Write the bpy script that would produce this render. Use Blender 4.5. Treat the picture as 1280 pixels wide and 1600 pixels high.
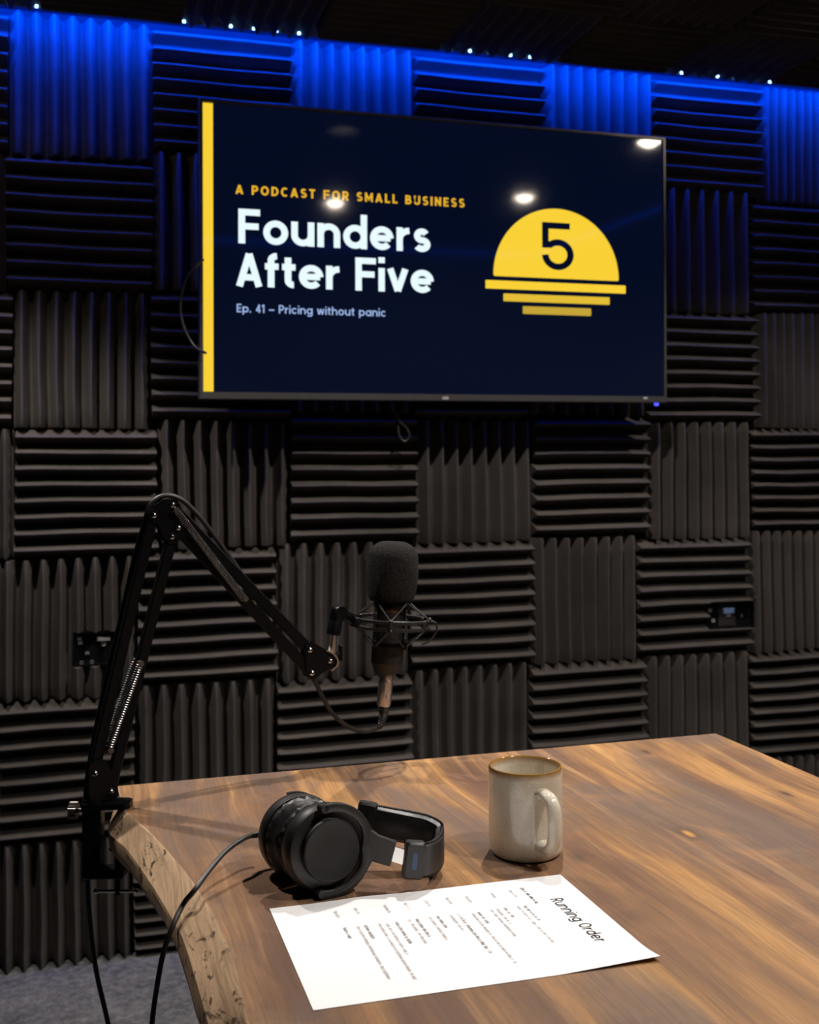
import bpy, math, random
from mathutils import Vector as V, Matrix
for o in list(bpy.data.objects): bpy.data.objects.remove(o)
scene = bpy.context.scene
col = scene.collection
random.seed(7)

# ------------------------------------------------------------------ camera
F, PITCH, YAW, ROLL, HC, PPY = 1745.0, -.01825, .28965, -.00749, 1.1277, 685.0
DW = 2.6245          # y of the plane through the foam tips on the back wall
ZT = .6977           # table top height
fw = V((math.sin(YAW)*math.cos(PITCH), math.cos(YAW)*math.cos(PITCH), -math.sin(PITCH)))
r0 = V((math.cos(YAW), -math.sin(YAW), 0)); u0 = r0.cross(fw)
RT = r0*math.cos(ROLL)+u0*math.sin(ROLL); UP = u0*math.cos(ROLL)-r0*math.sin(ROLL)
CAM = V((0, 0, HC))
cd = bpy.data.cameras.new('camera'); cam = bpy.data.objects.new('camera', cd); col.objects.link(cam)
m = Matrix((RT, UP, -fw)).transposed().to_4x4(); m.translation = CAM; cam.matrix_world = m
cd.sensor_fit = 'VERTICAL'; cd.sensor_height = 36; cd.sensor_width = 28.8
cd.lens = F*36/1600; cd.shift_y = -(800-PPY)/1600
cd.clip_start = .02
cd.dof.use_dof = True; cd.dof.focus_distance = 1.20; cd.dof.aperture_fstop = 9.0
scene.camera = cam

# ------------------------------------------------------------------ world, exposure
w = bpy.data.worlds.new('world'); scene.world = w; w.use_nodes = True
w.node_tree.nodes['Background'].inputs[0].default_value = (0, 0, 0, 1)
w.node_tree.nodes['Background'].inputs[1].default_value = 0
vs = scene.view_settings
vs.view_transform = 'Standard'; vs.look = 'None'; vs.gamma = 1; vs.use_curve_mapping = False
vs.exposure = 0.0
LAMP = 40.0          # watts of each ceiling downlight
WARM = (1.0, .94, .885)
BLUE_E = 430.0

# ------------------------------------------------------------------ picture -> place
def ray(a, b): return fw + RT*((a-640)/F) - UP*((b-PPY)/F)
def onz(a, b, z): d = ray(a, b); return CAM + d*((z-HC)/d.z)
def ony(a, b, y): d = ray(a, b); return CAM + d*(y/d.y)
def dep(a, b, k): return CAM + ray(a, b)*k
def onplane(a, b, p, n): d = ray(a, b); return CAM + d*((p-CAM).dot(n)/d.dot(n))

# ------------------------------------------------------------------ mesh helpers
class MB:
    def __init__(s): s.v = []; s.f = []; s.m = []; s.cur = 0
    def add(s, vs_, fs):
        b = len(s.v); s.v += [tuple(p) for p in vs_]
        for f in fs: s.f.append([b+i for i in f]); s.m.append(s.cur)
    def box(s, c, h, ax=None, bev=0):
        c = V(c); ax = ax or (V((1,0,0)), V((0,1,0)), V((0,0,1)))
        if bev <= 0:
            P = [c+ax[0]*h[0]*i+ax[1]*h[1]*j+ax[2]*h[2]*k for i in (-1,1) for j in (-1,1) for k in (-1,1)]
            s.add(P, [(0,1,3,2),(4,6,7,5),(0,4,5,1),(2,3,7,6),(0,2,6,4),(1,5,7,3)]); return
        poly = rrect(h[0], h[1], bev, 3)
        rings = []
        for z, ins in ((-h[2], bev*.6), (-h[2]+bev*.6, 0), (h[2]-bev*.6, 0), (h[2], bev*.6)):
            kx = (h[0]-ins)/h[0]; ky = (h[1]-ins)/h[1]
            rings.append([c+ax[0]*(x*kx)+ax[1]*(y*ky)+ax[2]*z for x, y in poly])
        s.loft(rings, True, True)
    def loft(s, rings, cap=True, closed=True):
        n = len(rings[0]); b = []
        for r in rings: b += r
        fs = []
        for i in range(len(rings)-1):
            for j in range(n if closed else n-1):
                k = (j+1) % n
                fs.append((i*n+j, i*n+k, (i+1)*n+k, (i+1)*n+j))
        if cap: fs.append(tuple(range(n-1, -1, -1))); fs.append(tuple((len(rings)-1)*n+j for j in range(n)))
        s.add(b, fs)
    def tube(s, pts, r, n=10, cap=True, flat=None):
        pts = [V(p) for p in pts]; rs = r if isinstance(r, (list, tuple)) else [r]*len(pts)
        rings = []; prev = None
        for i, p in enumerate(pts):
            t = (pts[min(i+1, len(pts)-1)]-pts[max(i-1, 0)]).normalized()
            if prev is None:
                a = V((0,0,1)) if abs(t.z) < .9 else V((1,0,0))
                x = t.cross(a).normalized()
            else:
                x = (prev - t*prev.dot(t)).normalized()
            y = t.cross(x); prev = x
            rings.append([p+(x*math.cos(2*math.pi*k/n)+y*math.sin(2*math.pi*k/n))*rs[i] for k in range(n)])
        s.loft(rings, cap)
    def cyl(s, a, b, r, n=16, r2=None): s.tube([a, b], [r, r if r2 is None else r2], n)
    def lathe(s, prof, o, ax, n=40, xr=None):
        o = V(o); ax = V(ax).normalized()
        x = (xr or (V((1,0,0)) if abs(ax.x) < .8 else V((0,0,1)))); x = (x-ax*x.dot(ax)).normalized(); y = ax.cross(x)
        s.loft([[o+ax*h+(x*math.cos(2*math.pi*k/n)+y*math.sin(2*math.pi*k/n))*max(r, 1e-5) for k in range(n)] for r, h in prof], True)
    def prism(s, poly, d):
        poly = [V(p) for p in poly]; d = V(d); n = len(poly)
        s.loft([poly, [p+d for p in poly]], True)
    def torus(s, o, ax, R, r, n=48, k=10, ry=None, a0=0, a1=2*math.pi):
        o = V(o); ax = V(ax).normalized(); x = (V((1,0,0)) if abs(ax.x) < .8 else V((0,0,1))); x = (x-ax*x.dot(ax)).normalized(); y = ax.cross(x)
        ry = ry or r; rings = []
        full = abs(a1-a0-2*math.pi) < 1e-6
        for i in range(n+1):
            a = a0+(a1-a0)*i/n; d = x*math.cos(a)+y*math.sin(a)
            rings.append([o+d*(R+r*math.cos(2*math.pi*j/k))+ax*(ry*math.sin(2*math.pi*j/k)) for j in range(k)])
        s.loft(rings, not full)
    def sphere(s, o, r, n=12, ax=V((0,0,1)), half=False):
        pr = []
        for i in range(n+1):
            t = math.pi*(i/n)*(.5 if half else 1)
            pr.append((r*math.sin(t), r*math.cos(t)))
        s.lathe(pr[::-1], o, ax, max(10, n*2))
    def build(s, name, mat, root=None, parent=None, smooth=True, angle=35):
        off = V(root.location) if root is not None else V((0,0,0))
        me = bpy.data.meshes.new(name)
        me.from_pydata([tuple(V(p)-off) for p in s.v], [], s.f)
        for mt in (mat if isinstance(mat, (list, tuple)) else [mat]): me.materials.append(mt)
        for i, p in enumerate(me.polygons): p.material_index = s.m[i]
        import bmesh
        bm = bmesh.new(); bm.from_mesh(me); bmesh.ops.recalc_face_normals(bm, faces=bm.faces)
        if smooth:
            for f in bm.faces: f.smooth = True
            for e in bm.edges:
                if len(e.link_faces) == 2 and e.calc_face_angle(0) > math.radians(angle): e.smooth = False
        bm.to_mesh(me); bm.free()
        o = bpy.data.objects.new(name, me); col.objects.link(o)
        if parent is not None: o.parent = parent
        elif root is not None: o.parent = root
        return o
def rrect(hx, hy, r, k=4):
    out = []
    for cx, cy, a in ((hx-r, hy-r, 0), (-hx+r, hy-r, 90), (-hx+r, -hy+r, 180), (hx-r, -hy+r, 270)):
        for i in range(k+1):
            t = math.radians(a+90*i/k); out.append((cx+r*math.cos(t), cy+r*math.sin(t)))
    return out
def spline(P, n=8):
    P = [V(p) for p in P]; P = [P[0]*2-P[1]]+P+[P[-1]*2-P[-2]]; out = []
    for i in range(1, len(P)-2):
        a, b, c, d = P[i-1:i+3]
        for k in range(n):
            t = k/n
            out.append(.5*((2*b)+(c-a)*t+(2*a-5*b+4*c-d)*t*t+(3*b-a-3*c+d)*t**3))
    out.append(P[-2]); return out
def lerpt(T, y):
    T = sorted(T)
    if y <= T[0][0]: return T[0][1]
    for (a, p), (b, q) in zip(T, T[1:]):
        if y <= b: return p+(q-p)*(y-a)/(b-a)
    return T[-1][1]
def thing(name, loc, label, cat, group=None):
    o = bpy.data.objects.new(name, None); col.objects.link(o); o.location = loc; o.empty_display_size = .05
    o['label'] = label; o['category'] = cat
    if group: o['group'] = group
    bpy.context.view_layer.update()
    return o
def tag(o, label, cat, group=None):
    o['label'] = label; o['category'] = cat
    if group: o['group'] = group
    return o
def structure(o): o['kind'] = 'structure'; return o

# ------------------------------------------------------------------ materials
def mat(name, c, rough=.5, metal=0, emit=None, es=0, coat=0, sheen=0, spec=.5):
    mt = bpy.data.materials.new(name); mt.use_nodes = True
    b = mt.node_tree.nodes['Principled BSDF']
    b.inputs['Base Color'].default_value = (*c, 1); b.inputs['Roughness'].default_value = rough
    b.inputs['Metallic'].default_value = metal; b.inputs['Specular IOR Level'].default_value = spec
    if emit: b.inputs['Emission Color'].default_value = (*emit, 1); b.inputs['Emission Strength'].default_value = es
    if coat: b.inputs['Coat Weight'].default_value = coat; b.inputs['Coat Roughness'].default_value = .08
    if sheen: b.inputs['Sheen Weight'].default_value = sheen
    return mt
class N:
    def __init__(s, mt): s.t = mt.node_tree; s.b = s.t.nodes['Principled BSDF']; s.co = s.t.nodes.new('ShaderNodeTexCoord')
    def node(s, ty, **k):
        n = s.t.nodes.new(ty)
        for a, v in k.items():
            if a in n.inputs.keys(): n.inputs[a].default_value = v
            else: setattr(n, a, v)
        return n
    def l(s, a, b): s.t.links.new(a, b)
    def mapped(s, scale, loc=(0,0,0), rot=(0,0,0)):
        n = s.t.nodes.new('ShaderNodeMapping'); n.inputs['Scale'].default_value = scale; n.inputs['Location'].default_value = loc; n.inputs['Rotation'].default_value = rot
        s.l(s.co.outputs['Object'], n.inputs['Vector']); return n.outputs[0]
    def noise(s, vec, scale=5, detail=3, rough=.5, dist=0):
        n = s.t.nodes.new('ShaderNodeTexNoise'); n.inputs['Scale'].default_value = scale; n.inputs['Detail'].default_value = detail
        n.inputs['Roughness'].default_value = rough; n.inputs['Distortion'].default_value = dist; s.l(vec, n.inputs['Vector']); return n.outputs['Fac']
    def ramp(s, fac, stops):
        n = s.t.nodes.new('ShaderNodeValToRGB'); e = n.color_ramp.elements
        while len(e) > 1: e.remove(e[0])
        e[0].position = stops[0][0]; e[0].color = (*stops[0][1], 1)
        for p, c in stops[1:]:
            q = e.new(p); q.color = (*c, 1)
        s.l(fac, n.inputs[0]); return n.outputs[0]
    def mix(s, f, a, b, mode='MIX'):
        n = s.t.nodes.new('ShaderNodeMix'); n.data_type = 'RGBA'; n.blend_type = mode
        for sock, v in ((0, f), (6, a), (7, b)):
            if hasattr(v, 'is_output'): s.l(v, n.inputs[sock])
            else: n.inputs[sock].default_value = v if sock == 0 else (*v, 1)
        return n.outputs[2]
    def base(s, c): s.l(c, s.b.inputs['Base Color'])
    def bump(s, fac, strength=.3, dist=.002):
        n = s.t.nodes.new('ShaderNodeBump'); n.inputs['Strength'].default_value = strength; n.inputs['Distance'].default_value = dist
        s.l(fac, n.inputs['Height']); s.l(n.outputs[0], s.b.inputs['Normal'])
g3 = lambda v: (v, v, v)

M = {}
def foam_mat(name, c):
    mt = mat(name, c, .95, spec=.15); n = N(mt)
    a = n.noise(n.mapped((1,1,1)), 6, 4, .6)
    fine = n.noise(n.mapped((1,1,1)), 700, 2, .6)
    n.base(n.mix(n.ramp(a, [(.3, g3(0)), (.7, g3(1))]), tuple(x*.75 for x in c), tuple(x*1.25 for x in c)))
    n.bump(fine, .35, .001)
    return mt
M['foam'] = foam_mat('charcoal_foam', (.053, .0455, .040))
M['wallpaint'] = foam_mat('dark_wall', (.012, .012, .012))
M['black'] = mat('black_powder_coat', (.0040, .0040, .0050), .34, spec=.16)
M['black_matte'] = mat('black_matte_plastic', (.010, .009, .009), .5, spec=.35)
M['black_soft'] = mat('black_satin_plastic', (.018, .016, .015), .42)
M['rubber'] = mat('black_rubber_cable', (.012, .011, .011), .45)
M['chrome'] = mat('chrome', (.72, .71, .70), .18, 1)
M['nickel'] = mat('brushed_nickel', (.60, .57, .54), .32, 1)
M['steel_dark'] = mat('dark_steel_spring', (.40, .39, .38), .32, 1)
M['knob'] = mat('grey_ridged_metal', (.20, .18, .16), .4, 1)
M['brass'] = mat('bronze_grille', (.30, .19, .10), .35, 1)
M['leather'] = mat('black_leatherette', (.014, .013, .013), .42)
n = N(M['leather']); n.bump(n.noise(n.mapped((1,1,1)), 260, 3, .6), .25, .001)
M['windscreen'] = mat('grey_black_foam_windscreen', (.020, .018, .018), .95, spec=.2)
n = N(M['windscreen']); q = n.noise(n.mapped((1,1,1)), 480, 2, .7); n.bump(q, 1.0, .002)
n.base(n.ramp(q, [(.35, (.004, .0036, .0036)), (.72, (.028, .025, .024))]))
M['tvframe'] = mat('dark_gunmetal_bezel', (.13, .125, .125), .34, .8)
M['tvback'] = mat('black_plastic_back', (.008, .008, .008), .5)
def screen_mat(name, c, k):
    mt = mat(name, (.002, .002, .003), .06, emit=c, es=k, spec=.6); return mt
M['scr'] = screen_mat('screen_navy', (.0012, .0035, .0150), 1)
M['scr_y'] = screen_mat('screen_yellow', (1.0, .67, .040), .95)
M['scr_y2'] = screen_mat('screen_yellow_second', (.86, .57, .040), .90)
M['scr_y3'] = screen_mat('screen_yellow_third', (.66, .44, .045), .85)
M['scr_gold'] = screen_mat('screen_gold', (1.0, .55, .03), .80)
M['scr_w'] = screen_mat('screen_white', (.80, .95, 1.0), 1.02)
M['scr_b'] = screen_mat('screen_pale_blue', (.40, .56, .95), .85)
M['led_tape'] = mat('blue_led_tape', (.02, .03, .1), .4, emit=(.0, .047, 1.0), es=BLUE_E)
M['led_dim'] = mat('blue_led_tape_diffused', (.02, .03, .1), .4, emit=(.0, .06, 1.0), es=2.2)
M['led_back'] = mat('grey_led_carrier', (.12, .12, .12), .6)
M['led_dot'] = mat('blue_white_led', (.2, .3, .5), .4, emit=(.20, .50, 1.0), es=14)
M['led_blue'] = mat('standby_led', (.02, .02, .2), .4, emit=(.05, .06, 1.0), es=2.5)
M['paper'] = mat('white_paper', (.88, .87, .865), .7, spec=.2)
M['ink'] = mat('black_ink', (.02, .018, .02), .7, spec=.2)
M['ink_g'] = mat('grey_ink', (.34, .31, .31), .8, spec=.2)
M['ink_d'] = mat('dark_grey_ink', (.13, .12, .12), .8, spec=.2)
M['blue_mark'] = mat('blue_printed_mark', (.008, .045, .13), .3, spec=.6)
M['white_print'] = mat('pale_print', (.36, .34, .33), .5)
M['print_dim'] = mat('grey_print', (.11, .105, .10), .5)
# carpet
M['carpet'] = mat('grey_carpet', (.15, .15, .16), 1, spec=.05); n = N(M['carpet'])
a = n.noise(n.mapped((1,1,1)), 55, 4, .7); b = n.noise(n.mapped((1,1,1)), 9, 3, .6); c = n.noise(n.mapped((1,1,1)), 260, 3, .7)
n.base(n.mix(.45, n.ramp(a, [(.34, (.038, .038, .042)), (.5, (.105, .102, .104)), (.68, (.22, .212, .20))]), n.ramp(b, [(.35, (.065, .066, .074)), (.65, (.17, .163, .158))])))
n.bump(n.mix(.5, a, c), 1.0, .006)
# walnut
KNOTS = [(.1183, .3879, .017, (.52, .27, .075)), (.3148, .4851, .010, (.07, .042, .03)), (.2449, .7206, .010, (.09, .05, .035)), (-.0333, .3571, .014, (.10, .066, .05))]
def wood(name, sap=False):
    mt = mat(name, (.3, .17, .09), .45, spec=.2); n = N(mt)
    wob = n.node('ShaderNodeTexNoise', Scale=2.3, Detail=2.0); n.l(n.co.outputs['Object'], wob.inputs['Vector'])
    ad = n.t.nodes.new('ShaderNodeVectorMath'); ad.operation = 'MULTIPLY_ADD'; n.l(wob.outputs['Color'], ad.inputs[0]); ad.inputs[1].default_value = (.06, .0, .0); n.l(n.co.outputs['Object'], ad.inputs[2])
    def mp(sc, loc=(0,0,0)):
        k = n.t.nodes.new('ShaderNodeMapping'); k.inputs['Scale'].default_value = sc; k.inputs['Location'].default_value = loc; n.l(ad.outputs[0], k.inputs[0]); return k.outputs[0]
    bands = n.noise(mp((10, 1.0, 3)), 1.0, 4, .6, .25)
    streak = n.noise(mp((46, 1.7, 8), (3, 2, 0)), 1.0, 4, .6)
    grey = n.noise(mp((8, 2.3, 3), (4.2, 1.3, 0)), 1.0, 5, .62, .7)
    grain = n.noise(mp((210, 4.5, 20)), 1.0, 5, .68)
    fine = n.noise(mp((520, 16, 60)), 1.0, 3, .7)
    fig = n.noise(mp((14, 11, 6), (1, 7, 0)), 1.0, 4, .6, .8)
    if sap:
        cc = n.ramp(bands, [(.3, (.53, .345, .205)), (.55, (.64, .44, .27)), (.75, (.74, .54, .355))])
        spot = n.noise(mp((70, 24, 40), (2, 3, 0)), 1.0, 5, .65, 1.6)
        zone = n.noise(mp((8, 7, 6), (.7, 5.1, 0)), 1.0, 2, .5)
        mk = n.t.nodes.new('ShaderNodeMath'); mk.operation = 'MULTIPLY'
        n.l(n.ramp(spot, [(.555, g3(0)), (.62, g3(.9))]), mk.inputs[0]); n.l(n.ramp(zone, [(.45, g3(0)), (.53, g3(1))]), mk.inputs[1])
        cc = n.mix(mk.outputs[0], cc, (.035, .026, .022))
        cc = n.mix(n.ramp(fig, [(.5, g3(0)), (.8, g3(.4))]), cc, (.34, .20, .115))
    else:
        cc = n.ramp(bands, [(.30, (.105, .060, .044)), (.42, (.165, .091, .056)), (.50, (.255, .137, .066)), (.57, (.40, .210, .080)), (.70, (.53, .30, .118))])
        cc = n.mix(n.ramp(streak, [(.36, g3(.55)), (.5, g3(0))]), cc, (.16, .088, .058))
        cc = n.mix(n.ramp(streak, [(.54, g3(0)), (.68, g3(.5))]), cc, (.56, .32, .15))
        cc = n.mix(n.ramp(grey, [(.46, g3(0)), (.60, g3(.8))]), cc, (.150, .108, .088))
        cc = n.mix(n.ramp(fig, [(.5, g3(0)), (.75, g3(.35))]), cc, (.42, .22, .10))
    if not sap:
        for kx, ky, r_, c_ in KNOTS:
            mp_ = n.t.nodes.new('ShaderNodeMapping'); mp_.vector_type = 'TEXTURE'; mp_.inputs['Location'].default_value = (kx, ky, ZT); mp_.inputs['Scale'].default_value = (r_, r_*2.4, 1)
            n.l(n.co.outputs['Object'], mp_.inputs[0])
            ln = n.node('ShaderNodeVectorMath', operation='LENGTH'); n.l(mp_.outputs[0], ln.inputs[0])
            ds = n.node('ShaderNodeMath', operation='MULTIPLY_ADD'); n.l(fig, ds.inputs[0]); ds.inputs[1].default_value = .5; n.l(ln.outputs['Value'], ds.inputs[2])
            cc = n.mix(n.ramp(ds.outputs[0], [(.75, g3(.55)), (1.0, g3(0))]), cc, (.12, .07, .045))
            cc = n.mix(n.ramp(ds.outputs[0], [(.40, g3(.9)), (.65, g3(0))]), cc, c_)
    cc = n.mix(n.ramp(grain, [(.30, g3(.42)), (.52, g3(0))]), cc, (.10, .058, .036))
    cc = n.mix(n.ramp(fine, [(.35, g3(.35)), (.55, g3(0))]), cc, (.11, .065, .04))
    n.base(cc); n.bump(n.mix(.5, grain, fine), .12, .0008)
    n.l(n.ramp(grain, [(.3, g3(.55)), (.7, g3(.38))]), n.b.inputs['Roughness'])
    return mt
M['walnut'] = wood('walnut'); M['sapwood'] = wood('sapwood', True)
# mug glaze
M['glaze'] = mat('speckled_cream_glaze', (.5, .45, .37), .12, coat=.6); n = N(M['glaze'])
vo = n.noise(n.mapped((1,1,1)), 520, 2, .8); cl = n.noise(n.mapped((1,1,1)), 24, 3, .6)
c1 = n.mix(n.ramp(cl, [(.35, g3(0)), (.65, g3(1))]), (.57, .50, .385), (.68, .62, .505))
c1 = n.mix(n.ramp(vo, [(.33, g3(.45)), (.44, g3(0))]), c1, (.30, .23, .165))
sx = n.node('ShaderNodeSeparateXYZ'); n.l(n.co.outputs['Object'], sx.inputs[0])
ad = n.node('ShaderNodeMath', operation='MULTIPLY_ADD'); n.l(cl, ad.inputs[0]); ad.inputs[1].default_value = .004; n.l(sx.outputs['Z'], ad.inputs[2])
mr = n.node('ShaderNodeMapRange'); n.l(ad.outputs[0], mr.inputs[0]); mr.inputs[1].default_value = .0885; mr.inputs[2].default_value = .0958
c1 = n.mix(mr.outputs[0], c1, (.30, .150, .035)); n.base(c1)
M['trim_white'] = mat('white_lamp_ring', (.7, .7, .68), .4)
M['lamp'] = mat('warm_lamp', (1, .9, .8), .4, emit=(1.0, .86, .70), es=80)

# ------------------------------------------------------------------ the room shell
XL, XR, YB, YW, ZC, ZCS = -1.40, 2.40, -.60, DW+.060, 2.108, 2.161   # ZC: tips of the ceiling foam, ZCS: ceiling slab
def slab(name, c, h, mt):
    b = MB(); b.box(c, h); return structure(b.build(name, mt, smooth=False))
cx, cy = (XL+XR)/2, (YB+YW)/2
floor = slab('floor', (cx, cy, -.05), ((XR-XL)/2+.1, (YW-YB)/2+.1, .05), M['carpet'])
ceiling = slab('ceiling', (cx, cy, ZCS+.05), ((XR-XL)/2+.1, (YW-YB)/2+.1, .05), M['wallpaint'])
wall_back = slab('wall_back', (cx, YW+.05, ZCS/2), ((XR-XL)/2+.1, .05, ZCS/2), M['wallpaint'])
wall_right = slab('wall_right', (XR+.05, cy, ZCS/2), (.05, (YW-YB)/2, ZCS/2), M['wallpaint'])
wall_left = slab('wall_left', (XL-.05, cy, ZCS/2), (.05, (YW-YB)/2, ZCS/2), M['wallpaint'])
wall_front = slab('wall_front', (cx, YB-.05, ZCS/2), ((XR-XL)/2+.1, .05, ZCS/2), M['wallpaint'])

# ------------------------------------------------------------------ wedge foam tiles
PROF = [(0, 0), (.05, .02), (.13, .14), (.38, .80), (.44, .935), (.48, .99), (.52, .99), (.56, .935), (.62, .80), (.87, .14), (.95, .02)]
def foam_tile(parent, fn, a0, a1, b0, b1, vert, depth=.060, base=.018, n=8, hole=None, name='foam_tile'):
    """fn(a, b, d) -> world. Ridges run along b when vert, else along a."""
    rnd = random.Random(int((a0*1000)) * 7919 + int(b0*1000))
    ph = [rnd.uniform(0, 6.28) for _ in range(8)]
    lift = rnd.uniform(0, .0035)
    pc0, pc1, pl0, pl1 = (a0, a1, b0, b1) if vert else (b0, b1, a0, a1)    # across, along
    W, L = pc1-pc0, pl1-pl0
    def H(t):
        k = t*n; i = math.floor(k+1e-9); q = k-i
        P = PROF+[(1, 0)]
        for (x0, y0), (x1, y1) in zip(P, P[1:]):
            if q <= x1+1e-9: return y0+(y1-y0)*(q-x0)/(x1-x0)
        return 0
    ts = sorted({round((i+p)/n, 6) for i in range(n) for p, _ in PROF} | {1.0})
    mb = MB()
    def pt(c, l, d):
        tc = (c-pc0)/W; tl = (l-pl0)/L
        wob = .0013*math.sin(4*tl+ph[0]+tc*3)+.0004*math.sin(11*tl+ph[1]+7*tc)
        dd = d + (lift+.0009*math.sin(5*tl+ph[2])+.0012*math.sin(9*tc+ph[3]))*(1 if d > .001 else 0)
        edge = min(tl, 1-tl)
        if d > base: dd -= .004*max(0, 1-edge/.02)
        c2 = c+wob*min(1, 6*min(tc, 1-tc))
        l2 = l+.0022*math.sin(3*tc+ph[4])*(1 if tl > .5 else -1)*(abs(tl-.5)*2)**4
        return fn(c2, l2, dd) if vert else fn(l2, c2, dd)
    def piece(c0, c1, l0, l1):
        t0, t1 = (c0-pc0)/W, (c1-pc0)/W
        tt = [t0]+[t for t in ts if t0+1e-5 < t < t1-1e-5]+[t1]
        segs = max(2, int(round(8*(l1-l0)/L)))
        ls = [l0, l0+.006]+[l0+(l1-l0)*k/segs for k in range(1, segs)]+[l1-.006, l1]
        rows = []
        for l in ls:
            row = [pt(pc0+t0*W, l, 0)]+[pt(pc0+t*W, l, base+(depth-base)*H(t)) for t in tt]+[pt(pc0+t1*W, l, 0)]
            rows.append(row)
        mb.loft(rows, False, False)
        for row in (rows[0], rows[-1]):
            k = len(row)
            # end caps as strips down to the base line
            bl = [pt(pc0+t*W, l0 if row is rows[0] else l1, 0) for t in tt]
            pts = row[1:-1]+bl; q = len(tt)
            mb.add(pts, [(i, i+1, q+i+1, q+i) for i in range(q-1)])
    if hole:
        h = hole if vert else (hole[2], hole[3], hole[0], hole[1])
        hc0, hc1, hl0, hl1 = max(h[0], pc0), min(h[1], pc1), max(h[2], pl0), min(h[3], pl1)
        if hc0-pc0 > .004: piece(pc0, hc0, pl0, pl1)
        if pc1-hc1 > .004: piece(hc1, pc1, pl0, pl1)
        if hl0-pl0 > .014: piece(hc0, hc1, pl0, hl0)
        if pl1-hl1 > .014: piece(hc0, hc1, hl1, pl1)
    else: piece(pc0, pc1, pl0, pl1)
    return mb.build(name, M['foam'], parent=parent, angle=60)
wallfn = lambda a, b, d: V((a, YW-d, b))
def wx(px, py): return ony(px, py, DW).x
def wz(px, py): return ony(px, py, DW).z
midy = {7: 135, 6: 348, 5: 560, 4: 762, 3: 960, 2: 1180, 1: 1400}
cpx = {7: [13, 240, 457, 653, 854, 1026, 1194], 6: [8, 239, None, None, None, None, 1179], 5: [19, 237, None, None, None, 1016, 1189],
       4: [21, 248, 455, 657, 838, 1020, 1180], 3: [-4, 216, 435, 645, 838, 1003, 1179], 2: [-4, 213, 434, 648, 834, 1016, 1180],
       1: [-4, 209, None, None, None, None, 1180]}
ctr = {-1: 3, 0: 125, 1: 348, 2: 555, 3: 755, 4: 935, 5: 1105, 6: 1240}
rpx = {6: {-1: 236, 0: 243, 1: 240, 5: 297, 6: 317}, 5: {-1: 453, 0: 453, 1: 457, 5: 487, 6: 489},
       4: {-1: 668, 0: 670, 1: 656, 2: 645, 3: 655, 4: 650, 5: 660, 6: 669}, 3: {-1: 877, 0: 872, 1: 858, 2: 848, 3: 848, 4: 838, 5: 842, 6: 829},
       2: {-1: 1096, 0: 1094, 1: 1065, 2: 1062, 3: 1041, 4: 1036, 5: 1021, 6: 1019}, 1: {-1: 1318, 0: 1315, 1: 1311, 6: 1183}}
def colx(r, k):
    if 0 <= k <= 6 and cpx[r][k] is not None: return wx(cpx[r][k], midy[r])
    return -.118+.305*k
def rowz(r, k):
    if r == 7: return 2.139
    if r == 0: return .004
    if k in rpx[r]: return wz(ctr[k], rpx[r][k])
    return .305*r
def prect(x0, x1, y0, y1):
    return (wx(x0, (y0+y1)/2), wx(x1, (y0+y1)/2), wz((x0+x1)/2, y1), wz((x0+x1)/2, y0))
SOCK1 = prect(113, 190, 988, 1043); SOCK2 = prect(1110, 1186, 939, 984)
for r in range(1, 8):
    for k in range(-4, 8):
        x0, x1 = colx(r, k)+.0012, colx(r, k+1)-.0012
        if k == 7: x1 = 2.335
        z0, z1 = rowz(r-1, k)+.0012, rowz(r, k)-.0012
        hole = None
        for h in (SOCK1, SOCK2):
            if h[0] < x1-.004 and h[1] > x0+.004 and h[2] < z1 and h[3] > z0: hole = h
        foam_tile(wall_back, wallfn, x0, x1, z0, z1, (k+7-r) % 2 == 0, hole=hole)
# ceiling foam: rows from the back wall towards the camera
ceilfn = lambda a, b, d: V((a, b, ZCS-d))
YE = DW-.075
DL = [(.78, 1.72), (-.20, 2.08), (1.74, 1.87), (1.69, .96), (1.00, .64)]      # ceiling downlights
for j in range(3):
    for k in range(-4, 8):
        x0 = -.075+.305*k; y1 = YE-.305*j; hole = None
        for lx, ly in DL:
            h = (lx-.054, lx+.054, ly-.054, ly+.054)
            if h[0] < x0+.30 and h[1] > x0+.005 and h[2] < y1-.004 and h[3] > y1-.30: hole = h
        foam_tile(ceiling, ceilfn, x0+.0015, x0+.3035, y1-.3035, y1-.0015, (k+j) % 2 == 1, depth=ZCS-ZC, base=.022, hole=hole)

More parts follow.
